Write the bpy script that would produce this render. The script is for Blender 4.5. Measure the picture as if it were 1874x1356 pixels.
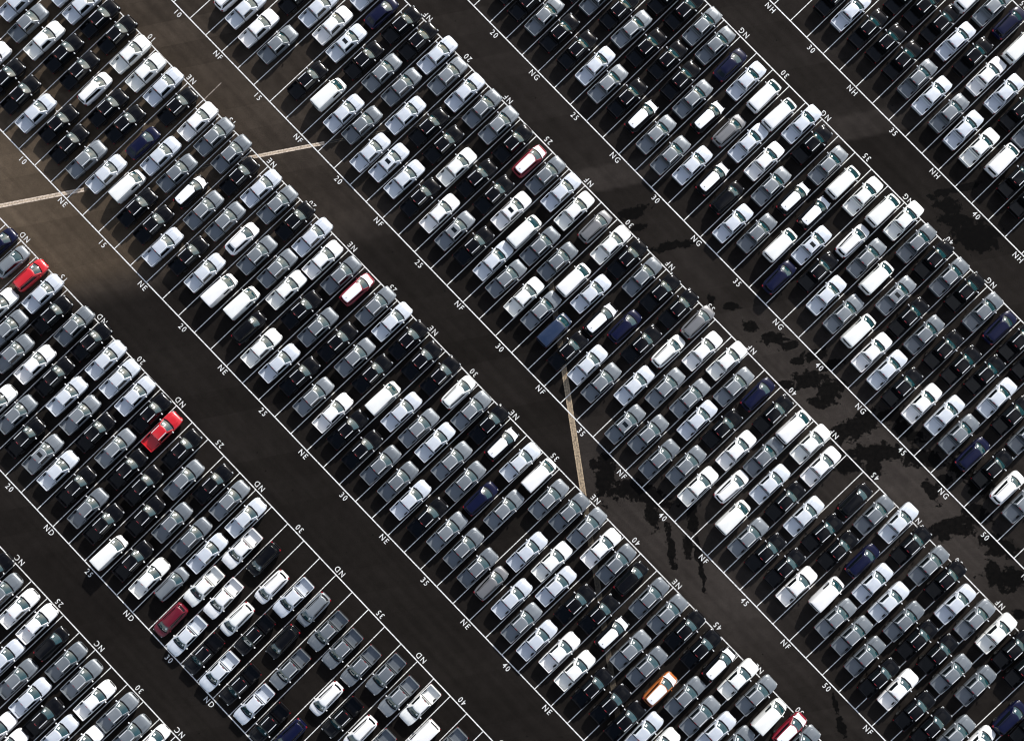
import bpy, bmesh, math, random
import numpy as np
from mathutils import Vector, Matrix, noise as mnoise

random.seed(7)
scene = bpy.context.scene
C = scene.collection
for o in list(bpy.data.objects):
    bpy.data.objects.remove(o)

# ------------------------------------------------------------------ camera
cam_d = bpy.data.cameras.new("camera")
cam_d.sensor_fit = 'HORIZONTAL'; cam_d.sensor_width = 36.0
cam_d.lens = 2150.0 / 1874.0 * 36.0
cam_d.clip_start = 1.0; cam_d.clip_end = 8000.0
cam = bpy.data.objects.new("camera", cam_d); C.objects.link(cam)
Rm = Matrix(((0.9999350, 0.00022408, 0.01139527),
             (0.00022408, 0.9992270, -0.03931129),
             (-0.01139527, 0.03931129, 0.9991620)))
cam.matrix_world = Matrix.Translation((20.85598, 8.85256, 137.48734)) @ Rm.to_4x4()
scene.camera = cam

# ------------------------------------------------------------------ light
SUN_EL = math.radians(27.0)
SUN_AZ = math.atan2(0.43, 0.90)          # from +Y (picture up) towards +X (picture right)
S = Vector((math.sin(SUN_AZ) * math.cos(SUN_EL), math.cos(SUN_AZ) * math.cos(SUN_EL), math.sin(SUN_EL)))
world = bpy.data.worlds.new("World"); scene.world = world; world.use_nodes = True
wn = world.node_tree.nodes; wl = world.node_tree.links
for n in list(wn): wn.remove(n)
w_out = wn.new('ShaderNodeOutputWorld'); w_bg = wn.new('ShaderNodeBackground')
w_bg.inputs['Strength'].default_value = 0.085
sky = wn.new('ShaderNodeTexSky'); sky.sky_type = 'NISHITA'; sky.sun_disc = False
sky.sun_elevation = SUN_EL; sky.sun_rotation = SUN_AZ
sky.air_density = 1.0; sky.dust_density = 1.6; sky.ozone_density = 1.0
# broken cloud cover, laid out on the sky dome
tc = wn.new('ShaderNodeTexCoord'); sep = wn.new('ShaderNodeSeparateXYZ')
wl.new(tc.outputs['Generated'], sep.inputs[0])
zc = wn.new('ShaderNodeMath'); zc.operation = 'MAXIMUM'; zc.inputs[1].default_value = 0.06
wl.new(sep.outputs['Z'], zc.inputs[0])
dv = wn.new('ShaderNodeVectorMath'); dv.operation = 'DIVIDE'
cz = wn.new('ShaderNodeCombineXYZ')
for k in range(3): wl.new(zc.outputs[0], cz.inputs[k])
wl.new(tc.outputs['Generated'], dv.inputs[0]); wl.new(cz.outputs[0], dv.inputs[1])
cn = wn.new('ShaderNodeTexNoise'); cn.inputs['Scale'].default_value = 1.3
cn.inputs['Detail'].default_value = 7; cn.inputs['Roughness'].default_value = 0.58
wl.new(dv.outputs[0], cn.inputs['Vector'])
cr = wn.new('ShaderNodeMapRange'); cr.inputs['From Min'].default_value = 0.42; cr.inputs['From Max'].default_value = 0.62
wl.new(cn.outputs['Fac'], cr.inputs['Value'])
cm = wn.new('ShaderNodeMix'); cm.data_type = 'RGBA'
cm.inputs['B'].default_value = (8.6, 8.8, 9.3, 1)
cf = wn.new('ShaderNodeMath'); cf.operation = 'MULTIPLY'; cf.inputs[1].default_value = 0.75
wl.new(cr.outputs[0], cf.inputs[0]); wl.new(cf.outputs[0], cm.inputs['Factor'])
wl.new(sky.outputs[0], cm.inputs['A'])
wl.new(cm.outputs['Result'], w_bg.inputs['Color']); wl.new(w_bg.outputs[0], w_out.inputs['Surface'])

sd = bpy.data.lights.new("sun", 'SUN'); sd.energy = 3.7; sd.angle = math.radians(1.5); sd.color = (1.0, 0.965, 0.92)
sun = bpy.data.objects.new("sun", sd); C.objects.link(sun)
sun.rotation_euler = (-S).to_track_quat('-Z', 'Y').to_euler(); sun.location = (20, 60, 120)

scene.view_settings.view_transform = 'Standard'; scene.view_settings.look = 'None'
scene.view_settings.gamma = 1.0; scene.view_settings.use_curve_mapping = False
scene.view_settings.exposure = 0.62
scene.render.engine = 'CYCLES'
scene.cycles.filter_width = 1.15
scene.cycles.max_bounces = 6; scene.cycles.diffuse_bounces = 2; scene.cycles.glossy_bounces = 3
scene.cycles.transmission_bounces = 2; scene.cycles.caustics_reflective = False; scene.cycles.caustics_refractive = False

# ------------------------------------------------------------------ lot frame: u along the rows, v up the lanes
ANG = -0.8052458635572766
STALL = 2.743
CA, SA = math.cos(ANG), math.sin(ANG)
def P2(u, v): return (u * CA - v * SA, u * SA + v * CA)
# surveyed lines: offset across, its slope, shift along, slope, curvature (per 15 stalls from stall 30)
LN = {(0, 't'): (-33.724, -0.082, -0.238, 0.08, -0.02), (1, 'b'): (-27.659, -0.084, -0.395, 0.033, 0.003),
      (1, 't'): (-7.468, -0.06, -0.8, -0.1, 0.356), (2, 'b'): (0.0, 0.128, 0.065, -0.029, -0.145),
      (2, 't'): (19.782, 0.073, 0.17, -0.033, -0.289), (3, 'b'): (25.187, 0.044, 0.173, -0.005, -0.199),
      (3, 't'): (45.086, 0.025, 0.216, -0.032, -0.059), (4, 'b'): (50.517, 0.07, 0.272, -0.072, -0.042),
      (4, 't'): (70.608, 0.067, 0.198, 0.057, -0.005), (5, 'b'): (76.12, 0.098, 0.205, 0.084, -0.003),
      (5, 't'): (96.622, 0.0, 0.135, 0.004, 0.001)}
LN[(0, 'b')] = (-54.0, -0.082, -0.3, 0.05, 0.0)
def lp(b, s, st):
    """lot point on a base line at a (fractional) stall number"""
    c = LN[(b, s)]; t = (st - 30) / 15.0; t2 = max(-1.6, min(1.8, t))
    return (st - 30) * STALL + c[2] + c[3] * t2 + c[4] * t2 * t2, c[0] + c[1] * t2
ROWS = ['NC', 'ND', 'NE', 'NF', 'NG', 'NH']

# ------------------------------------------------------------------ materials
def newmat(name):
    m = bpy.data.materials.new(name); m.use_nodes = True
    nt = m.node_tree; return m, nt, nt.nodes['Principled BSDF']
def simple(name, col, rough=0.5, metal=0.0, coat=0.0, ior=None, emit=None):
    m, nt, b = newmat(name)
    b.inputs['Base Color'].default_value = (*col, 1); b.inputs['Roughness'].default_value = rough
    b.inputs['Metallic'].default_value = metal; b.inputs['Coat Weight'].default_value = coat
    b.inputs['Coat Roughness'].default_value = 0.06
    if ior: b.inputs['IOR'].default_value = ior
    return m
def paint(name, col, metal, rough, coat=1.0, dust=0.05, spec=0.5):
    """car paint with a thin uneven dust film"""
    m, nt, b = newmat(name)
    N, L = nt.nodes, nt.links
    tc = N.new('ShaderNodeTexCoord'); nz = N.new('ShaderNodeTexNoise')
    nz.inputs['Scale'].default_value = 2.2; nz.inputs['Detail'].default_value = 5
    oi = N.new('ShaderNodeObjectInfo'); ad = N.new('ShaderNodeVectorMath'); ad.operation = 'ADD'
    sc = N.new('ShaderNodeVectorMath'); sc.operation = 'SCALE'; sc.inputs['Scale'].default_value = 40
    cb = N.new('ShaderNodeCombineXYZ')
    for k in range(3): L.new(oi.outputs['Random'], cb.inputs[k])
    L.new(cb.outputs[0], sc.inputs[0]); L.new(tc.outputs['Object'], ad.inputs[0]); L.new(sc.outputs[0], ad.inputs[1])
    L.new(ad.outputs[0], nz.inputs['Vector'])
    mr = N.new('ShaderNodeMapRange'); mr.inputs['From Min'].default_value = 0.35; mr.inputs['From Max'].default_value = 0.75
    mr.inputs['To Max'].default_value = dust
    L.new(nz.outputs['Fac'], mr.inputs['Value'])
    mx = N.new('ShaderNodeMix'); mx.data_type = 'RGBA'
    mx.inputs['A'].default_value = (*col, 1); mx.inputs['B'].default_value = (0.30, 0.27, 0.23, 1)
    L.new(mr.outputs[0], mx.inputs['Factor']); L.new(mx.outputs['Result'], b.inputs['Base Color'])
    b.inputs['Metallic'].default_value = metal; b.inputs['Roughness'].default_value = rough
    b.inputs['Specular IOR Level'].default_value = spec
    b.inputs['Coat Weight'].default_value = coat; b.inputs['Coat Roughness'].default_value = 0.08
    return m
PAINT = {
    'W': [paint('white_paint', (0.80, 0.80, 0.80), 0.0, 0.45), paint('warm_white_paint', (0.79, 0.80, 0.775), 0.0, 0.45)],
    'L': [paint('silver_paint', (0.59, 0.63, 0.69), 0.25, 0.45), paint('pale_silver_paint', (0.63, 0.67, 0.72), 0.25, 0.45)],
    'G': [paint('grey_paint', (0.170, 0.190, 0.208), 0.35, 0.42), paint('steel_grey_paint', (0.205, 0.226, 0.245), 0.35, 0.40),
          paint('mid_grey_paint', (0.142, 0.160, 0.178), 0.35, 0.40)],
    'B': [paint('black_paint', (0.0022, 0.0022, 0.003), 0.0, 0.16, coat=0.0, dust=0.006, spec=0.28)],
    'C': [paint('crimson_paint', (0.19, 0.003, 0.014), 0.0, 0.35, coat=0.5, dust=0.01)],
    'R': [paint('red_paint', (0.50, 0.006, 0.012), 0.0, 0.35, dust=0.02)],
    'D': [paint('dark_red_paint', (0.115, 0.002, 0.012), 0.1, 0.35, coat=0.3, dust=0.005)],
    'N': [paint('navy_paint', (0.0022, 0.0035, 0.024), 0.1, 0.30, coat=0.1, dust=0.004, spec=0.3)],
    'M': [paint('blue_van_paint', (0.005, 0.018, 0.055), 0.1, 0.40, dust=0.02)],
    'O': [paint('orange_paint', (0.36, 0.10, 0.015), 0.1, 0.40, coat=0.4, dust=0.01)],
    'T': [paint('bronze_grey_paint', (0.19, 0.19, 0.195), 0.45, 0.40)],
}
GLASS = simple('tinted_glass', (0.006, 0.034, 0.040), 0.03, 0.0, 0.0, ior=1.85)
DARKGLASS = simple('dark_glass', (0.004, 0.006, 0.007), 0.06, 0.0, 0.0, ior=1.5)
TRIM = simple('black_trim', (0.006, 0.006, 0.007), 0.6)
TRIM.node_tree.nodes['Principled BSDF'].inputs['Specular IOR Level'].default_value = 0.15
ALLOY = simple('bright_trim', (0.80, 0.81, 0.83), 0.40, 0.2)
PAPER = simple('paper', (0.8, 0.8, 0.78), 0.7)
TYRE = simple('tyre_rubber', (0.012, 0.012, 0.012), 0.85)
REDL = simple('red_lens', (0.22, 0.005, 0.012), 0.25, 0.0, 0.2)
LENS = simple('headlight_lens', (0.55, 0.56, 0.56), 0.12, 0.3, 1.0)
FILM = simple('white_film', (0.80, 0.81, 0.84), 0.55)
def line_paint(name, lo, hi):
    m, nt, b = newmat(name); N, L = nt.nodes, nt.links
    tc = N.new('ShaderNodeTexCoord'); nz = N.new('ShaderNodeTexNoise'); nz.inputs['Scale'].default_value = 5
    nz.inputs['Detail'].default_value = 6
    ge = N.new('ShaderNodeNewGeometry'); L.new(ge.outputs['Position'], nz.inputs['Vector'])
    cr = N.new('ShaderNodeMix'); cr.data_type = 'RGBA'
    cr.inputs['A'].default_value = (*lo, 1); cr.inputs['B'].default_value = (*hi, 1)
    mr = N.new('ShaderNodeMapRange'); mr.inputs['From Min'].default_value = 0.34; mr.inputs['From Max'].default_value = 0.56
    L.new(nz.outputs['Fac'], mr.inputs['Value']); L.new(mr.outputs[0], cr.inputs['Factor'])
    L.new(cr.outputs['Result'], b.inputs['Base Color']); b.inputs['Roughness'].default_value = 0.75
    return m
LINE = line_paint('road_paint', (0.42, 0.42, 0.41), (0.80, 0.80, 0.79))
FADED = line_paint('worn_road_paint', (0.10, 0.08, 0.07), (0.32, 0.27, 0.23))

def asphalt():
    m, nt, b = newmat('asphalt'); N, L = nt.nodes, nt.links
    ge = N.new('ShaderNodeNewGeometry')
    def nz(scale, detail, rough=0.6):
        n = N.new('ShaderNodeTexNoise'); n.inputs['Scale'].default_value = scale
        n.inputs['Detail'].default_value = detail; n.inputs['Roughness'].default_value = rough
        L.new(ge.outputs['Position'], n.inputs['Vector']); return n.outputs['Fac']
    def math_(op, a, bb=None, clamp=False):
        n = N.new('ShaderNodeMath'); n.operation = op; n.use_clamp = clamp
        for i, x in enumerate((a, bb)):
            if x is None: continue
            if isinstance(x, (int, float)): n.inputs[i].default_value = x
            else: L.new(x, n.inputs[i])
        return n.outputs[0]
    def rng(v, a, b_, c, d):
        n = N.new('ShaderNodeMapRange'); n.inputs['From Min'].default_value = a; n.inputs['From Max'].default_value = b_
        n.inputs['To Min'].default_value = c; n.inputs['To Max'].default_value = d; L.new(v, n.inputs['Value']); return n.outputs[0]
    # paver lanes, about 3 m wide, running across the rows
    dt = N.new('ShaderNodeVectorMath'); dt.operation = 'DOT_PRODUCT'
    dt.inputs[1].default_value = (-0.1997 / 2.95, 0.9799 / 2.95, 0)
    L.new(ge.outputs['Position'], dt.inputs[0])
    wob = math_('ADD', dt.outputs['Value'], rng(nz(0.3, 2), 0, 1, -0.02, 0.02))
    fl = math_('FLOOR', wob)
    wno = N.new('ShaderNodeTexWhiteNoise'); wno.noise_dimensions = '1D'; L.new(fl, wno.inputs['W'])
    strip = rng(wno.outputs['Value'], 0, 1, 0.88, 1.16)
    fr = math_('FRACT', wob)
    seam = math_('MULTIPLY', rng(math_('ABSOLUTE', math_('SUBTRACT', fr, 0.5)), 0.485, 0.5, 1.0, 0.86), 1.0)
    big = rng(nz(0.06, 5), 0.25, 0.75, 0.75, 1.30)
    mid = rng(nz(0.9, 6), 0.2, 0.8, 0.78, 1.22)
    grit = rng(nz(9.0, 6, 0.85), 0.25, 0.75, 0.45, 1.60)
    # wheel tracks, drawn out along the aisles
    mp = N.new('ShaderNodeMapping'); mp.vector_type = 'TEXTURE'; mp.inputs['Rotation'].default_value = (0, 0, ANG)
    mp.inputs['Scale'].default_value = (28.0, 0.9, 1.0); L.new(ge.outputs['Position'], mp.inputs['Vector'])
    trk = N.new('ShaderNodeTexNoise'); trk.inputs['Scale'].default_value = 1.0; trk.inputs['Detail'].default_value = 4
    L.new(mp.outputs[0], trk.inputs['Vector'])
    tracks = rng(trk.outputs['Fac'], 0.25, 0.75, 0.80, 1.22)
    tot = math_('MULTIPLY', math_('MULTIPLY', math_('MULTIPLY', strip, tracks), seam), math_('MULTIPLY', big, math_('MULTIPLY', mid, grit)))
    at = N.new('ShaderNodeAttribute'); at.attribute_name = 'sunlight_and_wear'
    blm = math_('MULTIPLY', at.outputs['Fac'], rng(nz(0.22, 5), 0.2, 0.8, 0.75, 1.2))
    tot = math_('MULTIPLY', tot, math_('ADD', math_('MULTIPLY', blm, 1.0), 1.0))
    aw = N.new('ShaderNodeAttribute'); aw.attribute_name = 'wet'
    wetf = math_('ADD', aw.outputs['Fac'], rng(nz(0.9, 10, 0.72), 0.25, 0.75, -0.62, 0.62))
    spots = N.new('ShaderNodeTexVoronoi'); spots.inputs['Scale'].default_value = 0.95
    L.new(ge.outputs['Position'], spots.inputs['Vector'])
    sw = N.new('ShaderNodeSeparateColor'); L.new(spots.outputs['Color'], sw.inputs[0])
    dot = math_('MULTIPLY', rng(spots.outputs['Distance'], 0.05, 0.12, 1.0, 0.0), math_('GREATER_THAN', sw.outputs[0], 0.80))
    dot = math_('MULTIPLY', dot, rng(nz(0.10, 3), 0.48, 0.56, 0.0, 0.85))
    soft = math_('MULTIPLY', rng(wetf, 0.49, 0.55, 0.0, 1.0), rng(nz(2.2, 6, 0.7), 0.3, 0.7, 0.86, 1.0))
    wet = math_('MAXIMUM', soft, dot)
    base = N.new('ShaderNodeMix'); base.data_type = 'RGBA'; base.blend_type = 'MULTIPLY'
    base.inputs['Factor'].default_value = 1.0
    base.inputs['A'].default_value = (0.0110, 0.0089, 0.0074, 1)
    cc = N.new('ShaderNodeCombineColor')
    for k in range(3): L.new(tot, cc.inputs[k])
    L.new(cc.outputs[0], base.inputs['B'])
    warm = N.new('ShaderNodeMix'); warm.data_type = 'RGBA'          # warm sunlight tint put into the asphalt colour
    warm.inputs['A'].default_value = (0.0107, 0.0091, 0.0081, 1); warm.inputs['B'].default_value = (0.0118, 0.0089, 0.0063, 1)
    aa = N.new('ShaderNodeAttribute'); aa.attribute_name = 'sun_tint'
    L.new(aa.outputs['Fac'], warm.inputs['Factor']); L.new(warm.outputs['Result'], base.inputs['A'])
    wm = N.new('ShaderNodeMix'); wm.data_type = 'RGBA'; wm.inputs['B'].default_value = (0.0018, 0.0017, 0.0017, 1)
    L.new(wet, wm.inputs['Factor']); L.new(base.outputs['Result'], wm.inputs['A'])
    L.new(wm.outputs['Result'], b.inputs['Base Color'])
    L.new(rng(wet, 0, 1, 0.92, 0.55), b.inputs['Roughness'])
    b.inputs['Specular IOR Level'].default_value = 0.03
    bp = N.new('ShaderNodeBump'); bp.inputs['Strength'].default_value = 0.35; bp.inputs['Distance'].default_value = 0.02
    L.new(nz(30.0, 4), bp.inputs['Height']); L.new(bp.outputs[0], b.inputs['Normal'])
    return m
ASPHALT = asphalt()
CONCRETE = line_paint('drain_concrete', (0.26, 0.21, 0.165), (0.62, 0.51, 0.41))
DIRTY_SHADED = line_paint('dirty_shaded_grate', (0.030, 0.024, 0.017), (0.095, 0.075, 0.050))  # dirt plus the shade among parked vehicles, both in the colour
GRATE = line_paint('rusty_grate', (0.16, 0.125, 0.085), (0.42, 0.32, 0.21))
PIT = simple('drain_pit', (0.012, 0.010, 0.009), 0.9)

# ------------------------------------------------------------------ object helpers
def link(name, me, parent=None, loc=None, rz=None):
    o = bpy.data.objects.new(name, me); C.objects.link(o)
    if parent is not None: o.parent = parent
    if loc is not None: o.location = loc
    if rz is not None: o.rotation_euler = (0, 0, rz)
    return o
def mesh_from(name, verts, faces, mat, smooth=None):
    me = bpy.data.meshes.new(name); me.from_pydata(verts, [], faces); me.update()
    if smooth is not None:
        me.polygons.foreach_set('use_smooth', [True] * len(me.polygons))
        me.set_sharp_from_angle(angle=math.radians(smooth))
    if mat: me.materials.append(mat)
    return me

# ------------------------------------------------------------------ ground
def axis(lo, hi, step, far):
    core = list(np.arange(lo, hi + step * 0.5, step)); out = []
    s, p = step, lo
    left = []
    while p > -far: s *= 1.5; p -= s; left.append(p)
    s, p = step, core[-1]; right = []
    while p < far: s *= 1.5; p += s; right.append(p)
    return np.array(left[::-1] + core + right)
gx = axis(-50, 90, 0.4, 4000); gy = axis(-40, 70, 0.4, 4000)
GX, GY = np.meshgrid(gx, gy)
nx, ny = len(gx), len(gy)
vs = np.stack([GX.ravel(), GY.ravel(), np.zeros(nx * ny)], 1)
ii = np.arange(nx * ny).reshape(ny, nx)
fs = np.stack([ii[:-1, :-1].ravel(), ii[:-1, 1:].ravel(), ii[1:, 1:].ravel(), ii[1:, :-1].ravel()], 1)
gm = bpy.data.meshes.new('ground')
gm.vertices.add(len(vs)); gm.vertices.foreach_set('co', vs.ravel())
gm.loops.add(fs.size); gm.loops.foreach_set('vertex_index', fs.ravel().astype(np.int32))
gm.polygons.add(len(fs)); gm.polygons.foreach_set('loop_start', np.arange(0, fs.size, 4, dtype=np.int32))
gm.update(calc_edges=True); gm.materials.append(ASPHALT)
STAINS = [(33.55, 32.78, 1.41, 0.51, 15.0), (34.25, 31.1, 0.64, 0.38, 20.0), (37.57, 28.77, 1.67, 0.38, 15.0), (39.69, 29.09, 0.77, 0.19, 10.0), (42.6, 22.72, 0.58, 0.38, 0), (47.23, 19.38, 0.71, 0.51, 0), (51.68, 17.2, 1.03, 0.38, 10.0), (52.68, 15.4, 0.58, 0.45, 0), (53.93, 13.23, 1.79, 0.77, 15.0), (51.38, 12.53, 0.9, 0.32, -10.0), (56.34, 11.83, 1.54, 0.96, 20.0), (58.96, 7.44, 2.88, 0.83, 20.0), (55.18, 10.3, 0.9, 0.38, -20.0), (60.55, 8.39, 0.9, 1.15, 0), (61.46, 4.7, 2.88, 0.77, 0), (61.19, 2.8, 1.03, 0.9, -30.0), (58.91, 3.31, 0.77, 0.64, 0), (66.84, 4.07, 2.31, 0.83, -10.0), (70.84, -3.89, 2.69, 0.83, 10.0), (68.93, -4.59, 1.03, 0.64, -20.0), (73.07, -2.06, 1.15, 0.51, 0), (75.85, -6.16, 1.79, 0.9, -20.0), (76.73, -9.93, 2.05, 0.96, 0), (74.86, -8.68, 0.64, 0.77, 0), (68.05, 0.15, 0.51, 1.15, 30.0), (69.33, 1.41, 0.64, 0.51, 0), (32.85, 0.24, 1.79, 0.9, 0), (35.4, -0.33, 2.18, 0.77, -20.0), (35.7, -2.61, 0.58, 1.41, 10.0), (37.72, -6.21, 0.32, 2.18, 8.0), (39.68, -6.21, 0.45, 1.15, 5.0), (41.19, -7.91, 0.26, 2.82, 8.0), (40.27, -2.92, 0.45, 1.28, 5.0), (30.19, 2.02, 0.9, 2.18, 0), (28.92, 3.29, 0.38, 0.64, 0), (70.42, 33.43, 1.15, 0.77, 0), (71.36, 31.81, 0.77, 0.9, 0), (73.75, 30.01, 2.18, 1.28, -5.0), (71.04, 32.07, 1.54, 0.51, 0), (73.86, 28.72, 1.41, 0.51, 0), (56.72, -24.39, 0.26, 0.9, 15.0), (57.38, -26.89, 0.38, 0.9, 20.0), (77.86, -13.95, 0.58, 0.45, 0), (54.6, 16.04, 1.28, 0.51, 10.0), (56.49, 14.89, 1.28, 0.45, 20.0), (49.84, 17.96, 1.28, 0.51, 0), (44.76, 21.81, 0.77, 0.32, 0), (45.36, 16.05, 0.64, 0.32, 0), (71.57, 3.32, 1.41, 1.03, 0), (73.75, 0.78, 1.28, 1.03, 0), (63.42, 9.03, 1.28, 0.77, 0), (65.29, 7.12, 1.54, 0.64, -30.0), (57.64, 3.31, 0.64, 0.9, 0), (69.49, 34.98, 1.03, 0.32, 20.0), (72.05, 35.62, 1.92, 0.19, 12.0)]
wet = np.zeros(nx * ny)
for (sx, sy, ra, rb, th) in STAINS:
    t = math.radians(th); dx = vs[:, 0] - sx; dy = vs[:, 1] - sy
    a = (dx * math.cos(t) + dy * math.sin(t)) / ra; b_ = (-dx * math.sin(t) + dy * math.cos(t)) / max(rb, 0.35)
    wet = np.maximum(wet, np.exp(-0.38 * (a * a + b_ * b_)))
# paler surfacing north of one paving joint, direct sunlight painted in towards the west; one pale strip further east
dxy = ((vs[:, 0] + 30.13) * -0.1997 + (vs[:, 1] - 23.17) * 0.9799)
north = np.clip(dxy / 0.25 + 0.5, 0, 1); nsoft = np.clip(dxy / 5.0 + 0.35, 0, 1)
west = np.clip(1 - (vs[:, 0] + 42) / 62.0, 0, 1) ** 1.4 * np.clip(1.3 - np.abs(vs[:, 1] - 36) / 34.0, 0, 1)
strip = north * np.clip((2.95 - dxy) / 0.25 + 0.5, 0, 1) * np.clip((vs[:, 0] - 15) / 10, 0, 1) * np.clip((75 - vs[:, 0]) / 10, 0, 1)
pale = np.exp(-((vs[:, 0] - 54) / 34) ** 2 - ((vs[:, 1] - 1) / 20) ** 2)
east = np.clip(((vs[:, 0] - 23.91) * 0.9883 + (vs[:, 1] - 24.02) * 0.1521) / 0.4, 0, 1)   # newer side of the drain
vv = -vs[:, 0] * SA + vs[:, 1] * CA                      # rows painted darker than the aisles, for the shade between vehicles
aisle = np.zeros(nx * ny)
for k in range(5):
    lo, hi = LN[(k, 't')][0], LN[(k + 1, 'b')][0]
    aisle = np.maximum(aisle, np.clip((vv - lo) / 0.8 + 0.3, 0, 1) * np.clip((hi - vv) / 0.8 + 0.3, 0, 1))
pale = pale * (0.5 + 0.6 * aisle)
sunlight_and_wear = 4.6 * nsoft * west + 0.4 * north + 0.9 * strip + 2.5 * pale * east  # first term is sunlight painted into the asphalt, the rest surface tone, with the row shade in pale
for nm, arr in (('wet', wet), ('sunlight_and_wear', sunlight_and_wear), ('sun_tint', np.clip(nsoft * west * 1.6, 0, 1))):
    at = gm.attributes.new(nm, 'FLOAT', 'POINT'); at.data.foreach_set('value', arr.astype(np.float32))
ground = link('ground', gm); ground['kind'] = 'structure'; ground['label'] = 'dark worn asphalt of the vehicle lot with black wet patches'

# ------------------------------------------------------------------ painted markings
unit = mesh_from('stall_line', [(0, -0.5, 0), (1, -0.5, 0), (1, 0.5, 0), (0, 0.5, 0)], [(0, 1, 2, 3)], LINE)
unit2 = mesh_from('worn_line', [(0, -0.5, 0), (1, -0.5, 0), (1, 0.5, 0), (0, 0.5, 0)], [(0, 1, 2, 3)], FADED)
def stripe(name, p, q, w, z, parent, me=unit):
    d = Vector((q[0] - p[0], q[1] - p[1])); o = link(name, me, parent)
    o.location = (p[0], p[1], z); o.rotation_euler = (0, 0, math.atan2(d.y, d.x)); o.scale = (d.length, w, 1)
    return o
textcache = {}
def text_mesh(s):
    if s in textcache: return textcache[s]
    cu = bpy.data.curves.new('txt', 'FONT'); cu.body = s; cu.size = 0.95; cu.align_x = 'CENTER'
    cu.space_character = 1.30; cu.offset = 0.004; cu.resolution_u = 4
    ob = bpy.data.objects.new('txt', cu); C.objects.link(ob)
    dg = bpy.context.evaluated_depsgraph_get()
    me = bpy.data.meshes.new_from_object(ob.evaluated_get(dg)); me.name = 'painted_text'
    bpy.data.objects.remove(ob)
    ys = [v.co.y for v in me.vertices]; xs = [v.co.x for v in me.vertices]
    me.transform(Matrix.Diagonal((0.88, 1, 1, 1)) @ Matrix.Translation((-(max(xs) + min(xs)) / 2, -(max(ys) + min(ys)) / 2, 0)))
    me.materials.clear(); me.materials.append(LINE)
    textcache[s] = me; return me
RANGE = {0: (17, 36), 1: (8, 47), 2: (3, 55), 3: (6, 60), 4: (15, 60), 5: (23, 48)}
def in_view(x, y, m=6): return -43 - m < x < 81 + m and -30 - m < y < 60 + m
for b in range(6):
    s0, s1 = RANGE[b]
    row = bpy.data.objects.new('parking_row_marking', None); C.objects.link(row)
    row['kind'] = 'structure'; row['label'] = 'white painted stall lines and numbers of row ' + ROWS[b]
    for side in ('b', 't'):
        if (b, side) == (0, 'b'): continue
        for st in range(s0, s1, 5):                      # base line in straight five-stall runs
            p = P2(*lp(b, side, st - 0.5)); q = P2(*lp(b, side, st + 4.5))
            if in_view(*p, 12) or in_view(*q, 12):
                stripe('base_line', p, q, 0.130, 0.012, row)
        off, rot = ((-0.58, ANG) if side == 'b' else (0.58, ANG + math.pi))
        for st in range(s0 * 2, s1 * 2):
            if st % 10 == 0: txt, nm = str(st // 2), 'stall_number'
            elif st % 10 == 5: txt, nm = ROWS[b], 'row_letters'
            else: continue
            u, v = lp(b, side, st / 2); x, y = P2(u, v + off)
            if in_view(x, y, 2): link(nm, text_mesh(txt), row, (x, y, 0.012), rot)
    for st in range(s0, s1):
        p = P2(*lp(b, 'b', st + 0.5)); q = P2(*lp(b, 't', st + 0.5))
        mid = ((p[0] + q[0]) / 2, (p[1] + q[1]) / 2)
        if in_view(*p, 3) or in_view(*q, 3) or in_view(*mid, 3):
            stripe('stall_line', p, q, 0.098, 0.008, row)
wl_ = stripe('worn_line', (-17.19, 46.43), (-15.2, 48.38), 0.10, 0.008, None, unit2)
wl_['kind'] = 'structure'; wl_['label'] = 'short worn paint stroke in the aisle beside row NE stall 14'

# ------------------------------------------------------------------ drains
def boxes(lst):
    v, f = [], []
    for (x0, x1, y0, y1, z0, z1) in lst:
        n = len(v)
        v += [(x0, y0, z0), (x1, y0, z0), (x1, y1, z0), (x0, y1, z0), (x0, y0, z1), (x1, y0, z1), (x1, y1, z1), (x0, y1, z1)]
        f += [(n, n + 3, n + 2, n + 1), (n + 4, n + 5, n + 6, n + 7), (n, n + 1, n + 5, n + 4), (n + 1, n + 2, n + 6, n + 5), (n + 2, n + 3, n + 7, n + 6), (n + 3, n, n + 4, n + 7)]
    return v, f
d0, d1 = Vector((23.6, 26.0, 0)), Vector((31.75, -27.0, 0))
dr = link('drain_channel', None); dr.empty_display_size = 0.3
dr['label'] = 'long rusty drain channel covered by grates, crossing rows NF and NE'; dr['category'] = 'drain'
dr.location = d0; dr.rotation_euler = (0, 0, math.atan2(d1.y - d0.y, d1.x - d0.x))
Ld = (d1 - d0).length
v, f = boxes([(0, Ld, -0.24, 0.24, 0.0005, 0.003)]); link('pit', mesh_from('pit', v, f, PIT), dr)
for s in (-1, 1):
    for (a, b_, mt) in ((0, 9, 'd'), (9, 27, 'c'), (27, Ld, 'd')):
        v, f = boxes([(a, b_, *sorted((s * 0.23, s * 0.33)), 0.001, 0.0052)]); link('concrete_edge', mesh_from('concrete_edge', v, f, GRATE if mt == 'c' else DIRTY_SHADED), dr)
bars = [(0, 0.99, -0.225, -0.18, 0.004, 0.0068), (0, 0.99, 0.18, 0.225, 0.004, 0.0068), (0, 0.99, -0.025, 0.025, 0.004, 0.0066)]
bars += [(k * 0.11 + 0.01, k * 0.11 + 0.085, -0.18, 0.18, 0.004, 0.0062) for k in range(9)]
v, f = boxes(bars); gme = mesh_from('grate', v, f, GRATE)
gme2 = gme.copy(); gme2.materials.clear(); gme2.materials.append(DIRTY_SHADED)
for k in range(int(Ld)): link('grate', gme if 9 <= k < 27 else gme2, dr, (k * 1.0, 0, 0))
j0, j1 = Vector((-52.0, 31.7, 0)), Vector((20.0, 45.55, 0))
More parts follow.
